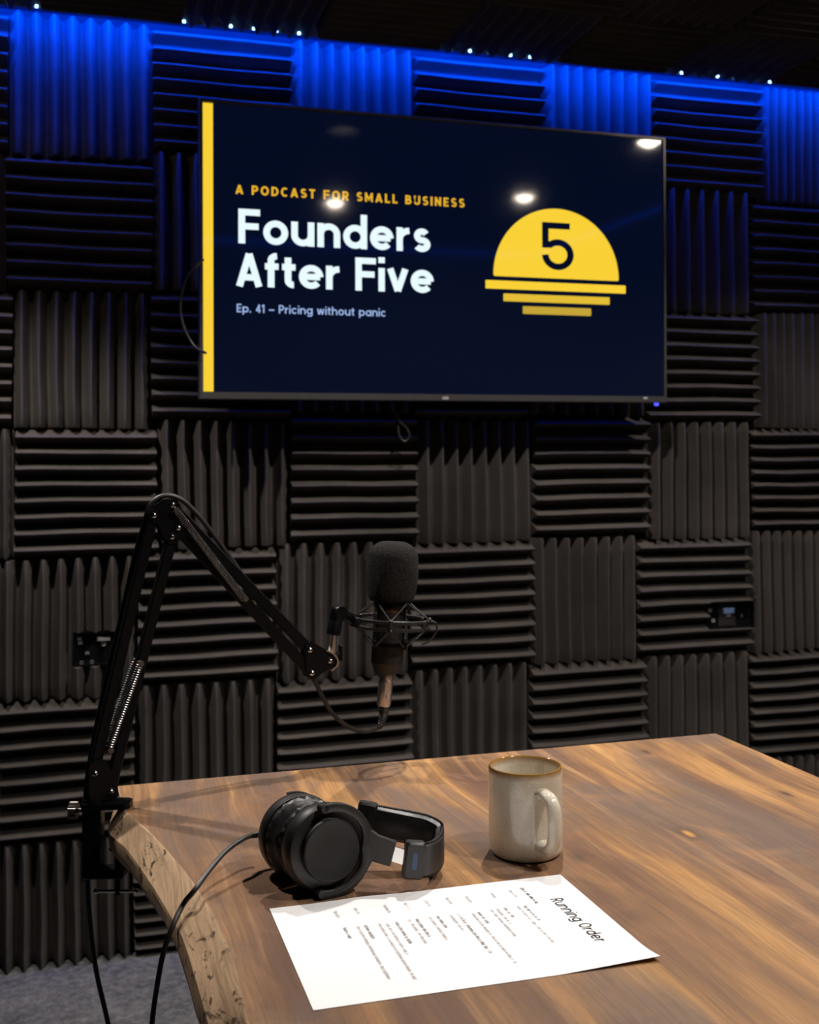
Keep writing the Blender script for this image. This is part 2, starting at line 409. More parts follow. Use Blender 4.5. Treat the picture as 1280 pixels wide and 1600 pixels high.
# ------------------------------------------------------------------ LED tape at the wall/ceiling joint
def led_strip(a, b, label, group=None, dots=False):
    a, b = V(a), V(b); d = (b-a).normalized()
    nrm = V((-d.y, d.x, 0))
    c = (a+b)/2
    if (V((cx, cy, 2))-c).dot(nrm) < 0: nrm = -nrm
    root = thing('led_strip' if dots else 'led_strip_offscreen', a, label, 'light strip', group)
    Lh = (b-a).length/2
    if dots:
        mb = MB(); mb.box(c-V((0, 0, .004)), (Lh, .001, .015), (d, nrm, V((0,0,1)))); mb.build('carrier', M['led_back'], root, smooth=False)
        mb = MB(); t0_, t1_ = -nrm*.0020-V((0, 0, .010)), -nrm*.0062+V((0, 0, .010)); mb.add([a+t0_, b+t0_, b+t1_, a+t1_], [(0, 1, 2, 3)]); mb.build('glow_line', M['led_tape'], root, smooth=False)
    else:
        mb = MB(); mb.box(c, (Lh, .0012, .0045), (d, nrm, V((0,0,1)))); mb.build('tape_offscreen', M['led_dim'], root, smooth=False)
    if dots:
        L = (b-a).length; n_ = int(L/.0525)
        me = None
        for i in range(n_):
            p = a+d*(L*(i+.5)/n_)+nrm*.002-V((0, 0, .0150))
            if me is None:
                q = MB(); q.box(root.location, (.0026, .0016, .0026), (d, nrm, V((0,0,1)))); o = q.build('led', M['led_dot'], root, smooth=False); me = o
            else:
                o = me.copy(); col.objects.link(o); o.parent = root
            o.location = p-root.location
    return root
led_strip((XL+.02, DW-.066, 2.139), (XR-.02, DW-.066, 2.139), 'blue glowing LED strip along the top of the foam wall behind the television', dots=True)
led_strip((XR-.03, YB+.05, 2.13), (XR-.03, YW-.10, 2.13), 'blue LED strip along the top of the right-hand side wall')
led_strip((XL+.06, YB+.03, 2.13), (XR-.06, YB+.03, 2.13), 'blue LED strip along the top of the wall facing the television')

# ------------------------------------------------------------------ ceiling downlights
DLAB = ['round recessed ceiling downlight above the far middle of the table', 'round recessed ceiling downlight beyond the boom arm corner of the table',
        'round recessed ceiling downlight near the right wall and the television', 'round recessed ceiling downlight near the right wall above the table side',
        'round recessed ceiling downlight above the near end of the table']
for (x, y), lb, pw, cone, zl in zip(DL, DLAB, (1.85, 1.65, 1.0, 1.15, 1.15), (122, 92, 118, 122, 122), (.024, -.034, -.034, -.034, -.034)):
    zb = 2.104
    root = thing('ceiling_downlight_offscreen', (x, y, zb), lb, 'ceiling light', 'recessed ceiling downlights')
    dz = zl+.034
    mb2 = MB(); mb2.lathe([(.052, .055), (.052, .003), (.050, 0), (.049, 0), (.048, .004), (.048, .05)] if dz > 0 else [(.050, .055), (.050, .003), (.047, 0), (.037, 0), (.035, .004), (.034, .05)], (x, y, zb), (0,0,1), 32)
    mb2.build('ring', M['black_matte'] if dz > 0 else M['trim_white'], root)  # first lamp's deep black ring is shaped to keep its reflection off the screen
    mb = MB(); mb.lathe([(0, -.012), (.016, -.0115), (.022, -.008), (.024, 0), (.034, .002), (.034, .012)], (x, y, zb+(.044 if dz > 0 else 0)), (0,0,1), 32); mb.build('lens_offscreen', M['lamp'], root)
    ld = bpy.data.lights.new('downlight_bulb_offscreen', 'SPOT'); ld.energy = LAMP*pw; ld.color = WARM; ld.spot_size = math.radians(cone); ld.spot_blend = .45; ld.shadow_soft_size = .018
    lo = bpy.data.objects.new('downlight_bulb_offscreen', ld); col.objects.link(lo); lo.parent = root; lo.location = (0, 0, zl)

# ------------------------------------------------------------------ stroke lettering
def arc(cx_, cy_, rx, ry, a0, a1, n=14): return [(cx_+rx*math.cos(math.radians(a0+(a1-a0)*i/n)), cy_+ry*math.sin(math.radians(a0+(a1-a0)*i/n))) for i in range(n+1)]
def glyph(ch, w, xh=.71):
    """centre-line strokes of a geometric sans letter; cap height 1; returns strokes, advance"""
    h = w/2; S = []; T = 1-h; o = (xh-w)/2; oc = xh/2
    rw = (xh*.98-w)/2                              # bowl half width
    def bowl(x, a0=0, a1=360, n=24): return arc(x, oc, rw, o, a0, a1, n)
    cw = .34                                       # capital half width
    if ch == ' ': return [], .30
    if ch == 'A': return [[(h*.95, 0), (.36, T+h*.6)], [(.72-h*.95, 0), (.36, T+h*.6)], [(.17, .27), (.55, .27)]], .72
    if ch == 'B': return [[(h, 0), (h, 1)], [(h, T), (.30, T)]+arc(.30, .75-h*.4, .25-h, T-.75+h*.4, 90, -90)+[(h, .5)], [(h, .5), (.33, .5)]+arc(.33, .25+h*.5, .28-h, .25-h*.5, 90, -90)+[(h, h)]], .62
    if ch == 'C': return [arc(.36, .5, .36-h, .5-h, 48, 312, 24)], .66
    if ch == 'D': return [[(h, 0), (h, 1)], [(h, T), (.26, T)]+arc(.26, .5, .40-h, .5-h, 90, -90, 18)+[(h, h)]], .66
    if ch == 'E': return [[(h, 0), (h, 1)], [(h, T), (.52, T)], [(h, .5), (.48, .5)], [(h, h), (.52, h)]], .54
    if ch == 'F': return [[(h, 0), (h, 1)], [(h, T), (.60, T)], [(h, .50), (.56, .50)]], .60
    if ch == 'I': return [[(h, 0), (h, 1)]], w
    if ch == 'L': return [[(h, 0), (h, 1)], [(h, h), (.50, h)]], .51
    if ch == 'M': return [[(h, 0), (h, 1)], [(h, T), (.39, .28), (.78-h, T)], [(.78-h, 0), (.78-h, 1)]], .78
    if ch == 'N': return [[(h, 0), (h, 1)], [(h, T), (.64-h, h)], [(.64-h, 0), (.64-h, 1)]], .64
    if ch == 'O': return [arc(.38, .5, .38-h, .5-h, 0, 360, 32)], .76
    if ch == 'P': return [[(h, 0), (h, 1)], [(h, T), (.32, T)]+arc(.32, .71-h*.4, .28-h, T-.71+h*.4, 90, -90)+[(h, .42)]], .60
    if ch == 'R': return [[(h, 0), (h, 1)], [(h, T), (.32, T)]+arc(.32, .71-h*.4, .28-h, T-.71+h*.4, 90, -90)+[(h, .42)], [(.30, .42), (.60-h*.7, 0)]], .61
    if ch == 'S':
        q = (1-w)/4; return [arc(.29, 1-h-q, .27-h, q, 28, 270, 16)+arc(.29, h+q, .29-h, q, 90, -152, 16)[1:]], .58
    if ch == 'T': return [[(.29, 0), (.29, 1)], [(0, T), (.58, T)]], .58
    if ch == 'U': return [[(h, 1), (h, .30)]+arc(.32, .32-h*.1, .32-h, .32-h, 180, 360, 16)+[(.64-h, 1)]], .64
    if ch == 'o': return [bowl(rw+h)], 2*rw+w
    if ch == 'c': return [bowl(rw+h, 45, 315)], 2*rw+w-.06
    if ch == 'e': return [arc(rw+h, oc, rw, o, 0, 318, 24), [(h, oc), (2*rw+h, oc)]], 2*rw+w
    if ch == 'a': return [bowl(rw+h), [(2*rw+h, 0), (2*rw+h, xh)]], 2*rw+w
    if ch == 'd': return [bowl(rw+h), [(2*rw+h, 0), (2*rw+h, 1.02)]], 2*rw+w
    if ch == 'p': return [bowl(rw+h), [(h, -.26), (h, xh)]], 2*rw+w
    if ch == 'g': return [bowl(rw+h), [(2*rw+h, xh), (2*rw+h, -.05)]+arc(rw+h, -.05, rw, .24-h, 0, -150, 14)], 2*rw+w
    nw = rw*.92
    if ch == 'n': return [[(h, 0), (h, xh)], arc(h+nw, xh-h-nw*.95, nw, nw*.95, 180, 0, 16)+[(h+2*nw, 0)]], 2*nw+w
    if ch == 'h': return [[(h, 0), (h, 1.02)], arc(h+nw, xh-h-nw*.95, nw, nw*.95, 180, 0, 16)+[(h+2*nw, 0)]], 2*nw+w
    if ch == 'u': return [[(h+2*nw, 0), (h+2*nw, xh)], [(h, xh), (h, h+nw*.95)]+arc(h+nw, h+nw*.95, nw, nw*.95, 180, 360, 16)], 2*nw+w
    if ch == 'r': return [[(h, 0), (h, xh)], arc(h+.30, xh-h-.26, .30, .26, 180, 92, 10)], .36+h*.4
    if ch == 's':
        q = (xh-w)/4; return [arc(.275, xh-h-q, .235-h, q, 28, 270, 16)+arc(.275, h+q, .26-h, q, 90, -152, 16)[1:]], .54
    if ch == 'f': return [[(.17, 0), (.17, .80)]+arc(.17+.17, .80, .17, .22-h, 180, 92, 10), [(0, xh-h), (.38, xh-h)]], .40
    if ch == 't': return [[(.17, .90), (.17, .22)]+arc(.17+.15, .22, .15, .22-h, 180, 275, 10), [(0, xh-h), (.38, xh-h)]], .40
    if ch == 'i': return [[(h, 0), (h, xh)], [(h, .86), (h, .86+w*.95)]], w
    if ch == 'v': return [[(h*.9, xh), (.31, h*.3)], [(.62-h*.9, xh), (.31, h*.3)]], .62
    if ch == 'w': return [[(h*.9, xh), (.25, h*.3)], [(.25, h*.3), (.44, xh-h*.2)], [(.44, xh-h*.2), (.63, h*.3)], [(.63, h*.3), (.88-h*.9, xh)]], .88
    if ch == '.': return [[(h*1.1, 0), (h*1.1, w*1.15)]], w*1.2
    if ch == '4': return [[(.40, 0), (.40, 1)], [(.40, T), (h, .27)], [(h*.4, .27), (.56, .27)]], .57
    if ch == '1': return [[(.24, 0), (.24, 1)], [(.24, T), (.02, .78)]], .24+h
    if ch == '-': return [[(0, .37), (.62, .37)]], .62
    if ch == '5': return [[(.58, 1-h), (.07, 1-h)], [(.07, 1), (.07, .46)], [(.04, .52), (.13, .535)]+arc(.33, .325, .33-h, .325-h, 128, -178, 26)], .66
    return [[(h, 0), (h, xh)]], w
def strokes_mesh(mb, S, w, fn, join=True):
    for st in S:
        n_ = len(st); L = []; Rr = []
        closed = n_ > 3 and math.hypot(st[0][0]-st[-1][0], st[0][1]-st[-1][1]) < 1e-6
        for i in range(n_):
            a = st[i-1] if i else (st[-2] if closed else st[0]); b = st[i+1] if i < n_-1 else (st[1] if closed else st[-1])
            if n_ == 2: a, b = st
            p = st[i]
            d1 = (p[0]-a[0], p[1]-a[1]); d2 = (b[0]-p[0], b[1]-p[1])
            l1 = math.hypot(*d1) or 0; l2 = math.hypot(*d2) or 0
            if l1 < 1e-9: d1 = d2; l1 = l2
            if l2 < 1e-9: d2 = d1; l2 = l1
            t1 = (d1[0]/l1, d1[1]/l1); t2 = (d2[0]/l2, d2[1]/l2)
            tx, ty = t1[0]+t2[0], t1[1]+t2[1]; tl = math.hypot(tx, ty) or 1; tx /= tl; ty /= tl
            k = 1/max(.5, tx*t1[0]+ty*t1[1])
            L.append((p[0]-ty*w/2*k, p[1]+tx*w/2*k)); Rr.append((p[0]+ty*w/2*k, p[1]-tx*w/2*k))
        vs_ = [fn(*q) for q in L]+[fn(*q) for q in Rr]
        mb.add(vs_, [(i, i+1, n_+i+1, n_+i) for i in range(n_-1)])
def text_width(s, w, sp):
    return sum(glyph(c, w)[1]+sp for c in s)-sp
def text_mesh(mb, s, w, sp, fn, sx=1.0):
    x = 0
    for c in s:
        S, adv = glyph(c, w)
        strokes_mesh(mb, S, w, lambda a, b, x=x: fn((x+a)*sx, b))
        x += adv+sp

# ------------------------------------------------------------------ television
TX0, TZ0, TW, TY, TT = .27095, 1.31972-.0385, 1.15286, 2.52448, .01511
tu = V((1, 0, 0)); tv = V((0, -math.sin(TT), math.cos(TT))); tn = tu.cross(tv)     # tn points at the camera (-y)
T0 = V((TX0, TY, TZ0)); TH = TW*9/16
def S3(u, v, d=0): return T0+tu*u+tv*v+tn*d
def scr(px, py):
    p = onplane(px, py, T0, tn)-T0; return p.dot(tu), p.dot(tv)
tvr = thing('television', S3(TW/2, 0, -.05), 'wall-mounted flat television showing a podcast title slide', 'television')
bl, bt, bb = .0085, .0085, .017
ou0, ou1, ov0, ov1 = -bl, TW+bl, -bb, TH+bt
mb = MB()
def frame_ring(d, ins): return [S3(ou0+ins, ov0+ins, d), S3(ou1-ins, ov0+ins, d), S3(ou1-ins, ov1-ins, d), S3(ou0+ins, ov1-ins, d)]
inner = lambda d: [S3(-.0005, -.0005, d), S3(TW+.0005, -.0005, d), S3(TW+.0005, TH+.0005, d), S3(-.0005, TH+.0005, d)]
mb.loft([frame_ring(-.022, 0), frame_ring(.003, 0), frame_ring(.0055, .002), inner(.0055), inner(-.004)], False)
frame = mb.build('bezel', M['tvframe'], tvr, smooth=False)
mb = MB(); mb.loft([frame_ring(-.022, .001), frame_ring(-.034, .02)], True)
mb.box(S3(TW/2, TH*.42, -.048), (TW*.36, TH*.34, .016), (tu, tv, tn), .01); mb.build('back_cover', M['tvback'], tvr)
mb = MB()
for k in (-.2, .2): mb.box(S3(TW/2+k, TH*.45, -.074), (.02, .20, .011), (tu, tv, tn))
mb.box(V((TX0+TW/2, DW-.006+.02, TZ0+TH*.45)), (.27, .028, .10)); mb.build('wall_bracket', M['black'], tvr, smooth=False)
mb = MB(); mb.add([S3(0, 0), S3(TW, 0), S3(TW, TH), S3(0, TH)], [(0, 1, 2, 3)])
mb.add([S3(0, 0, -.003), S3(TW, 0, -.003), S3(TW, TH, -.003), S3(0, TH, -.003)], [(3, 2, 1, 0)])
screen = mb.build('screen', M['scr'], tvr, smooth=False); screen['label'] = 'dark navy lit screen'
def quad_part(name, q, mt, d=.0004):
    mb = MB(); mb.add([S3(*scr(*p), d) for p in q], [(0, 1, 2, 3)]); return mb.build(name, mt, tvr, parent=screen, smooth=False)
mb = MB(); bw = scr(333.2, 390)[0]
mb.add([S3(.0008, .0005, .0004), S3(bw, .0005, .0004), S3(bw, TH-.0005, .0004), S3(.0008, TH-.0005, .0004)], [(0, 1, 2, 3)])
o = mb.build('side_bar', M['scr_y'], tvr, parent=screen, smooth=False); o['label'] = 'yellow vertical bar at the slide edge'
def tv_line(name, s, w, sp, p0, ptop, p1, mt, label):
    u0_, v0_ = scr(*p0); cap = scr(*ptop)[1]-v0_; u1_ = scr(*p1)[0]
    nat = text_width(s, w, sp)*cap; sx = (u1_-u0_)/nat
    mb = MB(); text_mesh(mb, s, w, sp, lambda a, b: S3(u0_+a*cap*sx, v0_+b*cap, .0004))
    o = mb.build(name, mt, tvr, parent=screen, smooth=False); o['label'] = label
tv_line('tagline_lettering', 'A PODCAST FOR SMALL BUSINESS', .195, .24, (368, 302.8), (370, 288.3), (726, 325), M['scr_gold'], 'gold words A PODCAST FOR SMALL BUSINESS')
tv_line('title_lettering', 'Founders', .188, .085, (372.5, 380), (372.5, 325.8), (673, 394), M['scr_w'], 'bold white word Founders')
tv_line('title_lettering', 'After Five', .188, .075, (369, 447), (369, 393.6), (678, 459), M['scr_w'], 'bold white words After Five')
tv_line('episode_lettering', 'Ep. 41 - Pricing without panic', .150, .115, (370, 487.8), (370, 474.6), (603, 496), M['scr_b'], 'pale blue words Ep. 41 — Pricing without panic')
# sunset emblem
ul, vl = scr(771, 430.2); ur, vr = scr(966.8, 440.2); ut, vt = scr(868, 326.2)
vl = (vl+vr)/2; uc = (ul+ur)/2; ru = (ur-ul)/2; rv = vt-vl
mb = MB(); P = [(uc+ru*math.cos(math.pi*i/48), vl+.004+(rv-.004)*math.sin(math.pi*i/48)) for i in range(49)]
P += [(ul+.0012, vl+.001), (ul+.004, vl), (ur-.004, vl), (ur-.0012, vl+.001)]
mb.add([S3(a, b, .0004) for a, b in P], [tuple(range(len(P)))]); o = mb.build('emblem_dome', M['scr_y'], tvr, parent=screen, smooth=False); o['label'] = 'yellow half-sun dome'
for q, k in ((((758.7, 449.8), (977.7, 459.7), (977.7, 447.2), (758.7, 436.4)), 'scr_y'), (((786.7, 469.9), (952.7, 477), (952.7, 465.4), (786.7, 457.7)), 'scr_y2'), (((817, 489.8), (923.8, 494.4), (923.8, 482.7), (817, 477.6)), 'scr_y3')):
    us = [scr(*p) for p in q]; a0 = (us[0][0]+us[3][0])/2; a1 = (us[1][0]+us[2][0])/2; b0 = (us[0][1]+us[1][1])/2; b1 = (us[2][1]+us[3][1])/2
    mb = MB(); mb.add([S3((a0+a1)/2+x, (b0+b1)/2+y, .0004) for x, y in rrect((a1-a0)/2, (b1-b0)/2, .002, 3)], [tuple(range(16))])
    o = mb.build('emblem_bar', M[k], tvr, parent=screen, smooth=False); o['label'] = 'yellow bar under the half-sun'
u5, v5 = scr(847, 421); cap5 = scr(870, 348.5)[1]-scr(870, 422.5)[1]; w5 = scr(896.4, 385)[0]-u5
mb = MB(); nat = glyph('5', .135)[1]*cap5
text_mesh(mb, '5', .135, 0, lambda a, b: S3(u5+a*cap5*w5/nat, v5+b*cap5, .0008)); o = mb.build('numeral_lettering', M['scr'], tvr, parent=screen, smooth=False); o['label'] = 'dark numeral 5 on the half-sun'
# bezel marks: small maker's letters, sensor, standby light
ub, vb = scr(690, 624.3); mb = MB()
for i, (dx, hh) in enumerate(((0, .0055), (.0028, .0055), (.0056, .0075), (.0084, .0075), (.0112, .0055), (.0140, .0075))):
    mb.box(S3(ub+dx+.001, -.0125+hh/2, .0058), (.0009, hh/2, .0003), (tu, tv, tn))
mb.box(S3(ub+.008, -.0122, .0058), (.0075, .0006, .0003), (tu, tv, tn))
mb.build('bezel_emblem', M['white_print'], tvr, parent=frame, smooth=False)
mb = MB(); mb.box(S3(scr(1007, 620)[0], -.0055, .0058), (.006, .0022, .0006), (tu, tv, tn), .0012); mb.build('sensor_window', M['white_print'], tvr, parent=frame)
mb = MB(); mb.box(S3(scr(1026.5, 630)[0], -bb-.0035, -.002), (.0045, .0035, .004), (tu, tv, tn), .0015); mb.build('standby_light', M['led_blue'], tvr)
# television cables
P = [ony(318, 405, 2.50), ony(306, 416, 2.50), ony(291, 437, 2.51), ony(282, 475, 2.515), ony(287, 510, 2.515), ony(303, 540, 2.515), ony(322, 552, 2.50)]
mb = MB(); mb.tube(spline(P), .0032, 8); tag(mb.build('television_cable', M['rubber']), 'thin black cable bowing out beside the yellow edge of the television', 'cable')
P = [ony(612, 618, 2.56), ony(618, 645, 2.575), ony(622, 662, 2.575), ony(624, 680, 2.572), ony(632, 690, 2.57), ony(640, 682, 2.568), ony(636, 670, 2.568), ony(626, 660, 2.566), ony(620, 650, 2.566), ony(630, 640, 2.566), ony(632, 618, 2.56)]
mb = MB(); mb.tube(spline(P), .0028, 8); tag(mb.build('looped_cable', M['rubber']), 'small looped black cable hanging below the television', 'cable')

# ------------------------------------------------------------------ wall connection plates in the foam
def socket(h, label, kind):
    x0, x1, z0, z1 = h; yf = YW-.030
    root = thing('wall_socket', ((x0+x1)/2, YW, z0), label, 'wall socket')
    mb = MB(); g = .003
    for c, hh in (((x0+g, (z0+z1)/2), (.002, (z1-z0)/2-g)), ((x1-g, (z0+z1)/2), (.002, (z1-z0)/2-g)), (((x0+x1)/2, z0+g), ((x1-x0)/2-g, .002)), (((x0+x1)/2, z1-g), ((x1-x0)/2-g, .002))):
        mb.box((c[0], YW-.02, c[1]), (hh[0], .02, hh[1]))
    mb.build('back_box', M['black'], root, smooth=False)
    mb = MB(); mb.box(((x0+x1)/2, YW-.015, (z0+z1)/2), ((x1-x0)/2-.005, .013, (z1-z0)/2-.005)); plate = mb.build('plate', M['black'], root, smooth=False)
    W, Hh = x1-x0, z1-z0
    def at(u, v): return V((x0+u*W, YW-.029, z0+v*Hh))
    def blk(name, u, v, a, b, mt, d=.004):
        q = MB(); q.box(at(u, v), (a*W/2, d, b*Hh/2), None, min(a*W, b*Hh)*.12); q.build(name, mt, root, parent=plate)
    def ring(name, u, v, r, mt):
        q = MB(); q.torus(at(u, v)+V((0, -.002, 0)), (0, 1, 0), r, r*.32, 20, 8); q.build(name, mt, root, parent=plate)
    if kind == 1:
        blk('connector', .14, .80, .11, .12, M['print_dim']); blk('connector', .16, .66, .10, .08, M['print_dim'])
        blk('plug', .64, .75, .27, .11, M['white_print'], .006); ring('plug_ring', .64, .60, .0042, M['white_print'])
        blk('connector', .30, .36, .09, .07, M['print_dim']); ring('jack', .19, .10, .0035, M['print_dim']); ring('jack', .40, .10, .0035, M['print_dim'])
    else:
        blk('module', .46, .5, .36, .92, M['black_soft'], .003); blk('plug', .49, .62, .22, .20, mat('pale_blue_plug', (.30, .46, .85), .5), .007)
        blk('plug_clip', .49, .46, .09, .12, M['print_dim'], .006)
        blk('module_edge', .46, .93, .34, .07, M['print_dim'], .004)
        ring('jack', .12, .66, .0040, M['white_print']); ring('jack', .18, .30, .0040, M['white_print']); ring('jack', .77, .42, .0035, M['print_dim'])
socket(SOCK1, 'black connection plate with a pale plug set in the foam behind the boom arm', 1)
socket(SOCK2, 'black connection plate with a blue plug set in the foam away from the boom arm', 2)

# ------------------------------------------------------------------ table
inner_px = [(190, 1262), (212, 1281), (235, 1300), (268, 1336), (300, 1375), (325, 1415), (345, 1450), (360, 1487), (371, 1522), (380, 1560), (388, 1600)]
outer_px = [(161, 1286), (171, 1307), (195, 1326), (217.5, 1357.5), (240, 1391), (262.5, 1429), (285, 1470), (300, 1519), (311, 1556), (322.5, 1600)]
low_px = [(165, 1324), (184, 1346), (210, 1372), (232.5, 1410), (259, 1447), (277.5, 1489), (296, 1549), (309, 1600)]
ZO, ZB = ZT-.024, ZT-.050
TI = [(p.y, p.x) for p in (onz(*q, ZT) for q in inner_px)]
TO = [(p.y, p.x) for p in (onz(*q, ZO) for q in outer_px)]
TB = [(p.y, p.x) for p in (onz(*q, ZB) for q in low_px)]
for T in (TI, TO, TB):
    T.sort(); x_ = T[0][1]
    for y_ in (.7, .5, .3, .1, -.1, -.2): T.append((y_, x_+.03*math.sin((T[0][0]-y_)*5)))
YT1, YT0 = 1.535, -.20; XT1 = .9525
print('table edge', [tuple(round(v, 3) for v in t) for t in sorted(TI)[-3:]], sorted(TO)[-3:], sorted(TB)[-3:])
table = thing('table', (.55, .75, 0), 'live-edge walnut slab table with a pale natural edge', 'table')
ys = sorted({YT0+(YT1-YT0)*i/70 for i in range(71)})
def xi(y): return lerpt(TI, y) if y < 1.43 else lerpt(TI, 1.43)+(y-1.43)*(-.02)
def xo(y): return min(lerpt(TO, y), xi(y)-.004) if y < 1.43 else (lerpt(TO, 1.43)*(1-(y-1.43)/(YT1-1.43))+(xi(y)-.006)*((y-1.43)/(YT1-1.43)))
def xb(y): return lerpt(TB, y) if y < 1.41 else max(lerpt(TB, 1.41), xo(y)+.004)
mb = MB(); rows = []
for y in ys:
    r_ = .0015
    rows.append([V((xi(y)+.05, y, ZB)), V((XT1-.002, y, ZB)), V((XT1, y, ZB+.004)), V((XT1, y, ZT-.003)), V((XT1-.0006, y, ZT-.001)), V((XT1-.003, y, ZT)), V((xi(y)+.45, y, ZT)), V((xi(y), y, ZT))])
mb.loft(rows, True); mb.build('tabletop_slab', M['walnut'], table, angle=30)
mb = MB(); rows = []
for y in ys:
    a, b, c = xi(y), xo(y), xb(y)
    m1 = a*.5+b*.5
    wv = .0012*math.sin(y*37)+.0009*math.sin(y*83)
    rows.append([V((a+.05, y, ZB)), V((a, y, ZT)), V((a-.0015, y, ZT-.0009)), V((a*.66+b*.34, y, ZT*.66+ZO*.34+.0004+wv*.5)), V((a*.33+b*.67, y, ZT*.33+ZO*.67+.0004-wv*.5)), V((b+.001, y, ZO+.0012)), V((b, y, ZO-.002)), V((b*.5+c*.5-.002, y, ZO*.5+ZB*.5)), V((c, y, ZB+.002)), V((c+.006, y, ZB))])
mb.loft(rows, True); o = mb.build('live_edge', M['sapwood'], table, angle=16); o['label'] = 'pale natural sapwood edge with dark spalting marks'
mb = MB()
for y in (1.15, .12):
    for x in (.34, .80):
        q = MB(); q.box((x, y, ZB/2), (.03, .03, ZB/2)); q.build('leg', M['black'], table, smooth=False)
for y in (1.15, .12):
    mb = MB(); mb.box((.57, y, ZB-.02), (.2, .03, .0195)); mb.build('apron', M['black'], table, smooth=False)

# ------------------------------------------------------------------ running order sheet
PX, PY, PW, PL = .4765, 1.0672, .2065, .3005
def pg(s, t, d=0):   # s along the reading direction, t down the page
    z = ZT+.0006+d
    z += .0045*max(0, (s-.17)/.04)**2*max(0, 1-t/.09) + .0012*max(0, 1-abs(t-.21)/.045)*max(0, 1-s/.012)
    return V((PX-t, PY-s+.004*t/PL, z))
def pinv(px, py): p = onz(px, py, ZT); return PY-p.y, PX-p.x
sheet = thing('paper_sheet', (PX-PL/2, PY-PW/2, ZT), 'white printed running order sheet lying on the table', 'paper')
mb = MB(); ns, nt = 24, 30
top = [[pg(PW*i/ns, PL*j/nt) for j in range(nt+1)] for i in range(ns+1)]
vsx = [p for r_ in top for p in r_]; nb = len(vsx); vsx += [p-V((0, 0, .0003)) for p in vsx]
fs = []
idx = lambda i, j: i*(nt+1)+j
for i in range(ns):
    for j in range(nt):
        q = (idx(i, j), idx(i+1, j), idx(i+1, j+1), idx(i, j+1)); fs.append(q); fs.append(tuple(nb+k for k in reversed(q)))
bd = [idx(i, 0) for i in range(ns+1)]+[idx(ns, j) for j in range(1, nt+1)]+[idx(i, nt) for i in range(ns-1, -1, -1)]+[idx(0, j) for j in range(nt-1, 0, -1)]
for a, b in zip(bd, bd[1:]+bd[:1]): fs.append((a, b, nb+b, nb+a))
mb.add(vsx, fs); page = mb.build('page', M['paper'], sheet)
s0, t0 = pinv(857, 1407); s1, t1 = pinv(935, 1473)
cap = .0125; tb = (t0+t1)/2
mb = MB(); nat = text_width('Running Order', .13, .13)*cap
text_mesh(mb, 'Running Order', .13, .13, lambda a, b: pg(s0+a*cap*(s1-s0)/nat, tb-b*cap, .0003)); o = mb.build('heading_lettering', M['ink'], sheet, parent=page, smooth=False); o['label'] = 'black heading Running Order'
def zpx(x, y): return 400+x*660/1280, 1340+y*260/504
def scribble(name, a, b, mt, hgt, rnd, wgt):
    """an unreadable line of small print: words of short upright and arched strokes"""
    sa, ta = pinv(*zpx(*a)); sb, tb_ = pinv(*zpx(*b)); t_ = (ta+tb_)/2
    mb = MB(); s = sa
    while s < sb-.001:
        for _ in range(rnd.randint(3, 8)):
            if s > sb: break
            k = rnd.random(); h_ = hgt*(1.0 if k > .25 else 1.45); wd = hgt*.55
            S = [[(0, 0), (0, h_)]]
            if k < .5: S.append([(0, hgt*.9), (wd, hgt*.85), (wd, 0)])
            elif k < .8: S += [[(0, 0), (wd, 0)], [(0, hgt*.5), (wd, hgt*.5)], [(0, hgt), (wd, hgt)]]
            strokes_mesh(mb, S, wgt, lambda x, y: pg(s+x, t_+hgt/2-y, .0003))
            s += wd+hgt*.42
        s += hgt*.6
    mb.build(name, mt, sheet, parent=page, smooth=False)
rnd = random.Random(3)
LN = [('b', (803, 96), (857, 143)), ('t', (768, 103), (790, 122)), ('m', (815, 150), (858, 192)), ('d', (793, 152), (905, 262)),
 ('t', (713, 112), (733, 130)), ('m', (755, 157), (780, 183)), ('d', (735, 160), (770, 205)), ('d', (713, 163), (790, 243)),
 ('t', (637, 122), (652, 138)), ('m', (675, 170), (710, 208)), ('d', (655, 172), (790, 325)),
 ('t', (578, 127), (595, 145)), ('m', (612, 175), (713, 292)), ('d', (590, 180), (635, 230)),
 ('t', (515, 136), (530, 153)), ('m', (552, 183), (582, 222)), ('d', (527, 186), (585, 257)),
 ('t', (452, 143), (470, 163)), ('m', (488, 192), (530, 248)), ('d', (465, 195), (525, 273)),
 ('t', (392, 150), (408, 175)), ('m', (425, 200), (475, 270)), ('d', (397, 205), (463, 300)), ('d', (375, 207), (487, 378)),
 ('t', (302, 160), (315, 178)), ('m', (333, 212), (358, 250)), ('d', (310, 213), (410, 383)),
 ('t', (240, 170), (255, 190)), ('m', (268, 220), (290, 252))]
for k, a, b in LN:
    if k == 'b': scribble('subheading_print', a, b, M['ink'], .0030, rnd, .0006)
    if k == 'm': scribble('item_print', a, b, M['ink_d'], .0027, rnd, .00055)
    if k == 'd': scribble('detail_print', a, b, M['ink_g'], .0026, rnd, .0005)
    if k == 't': scribble('time_print', a, b, M['ink_g'], .0028, rnd, .0005)

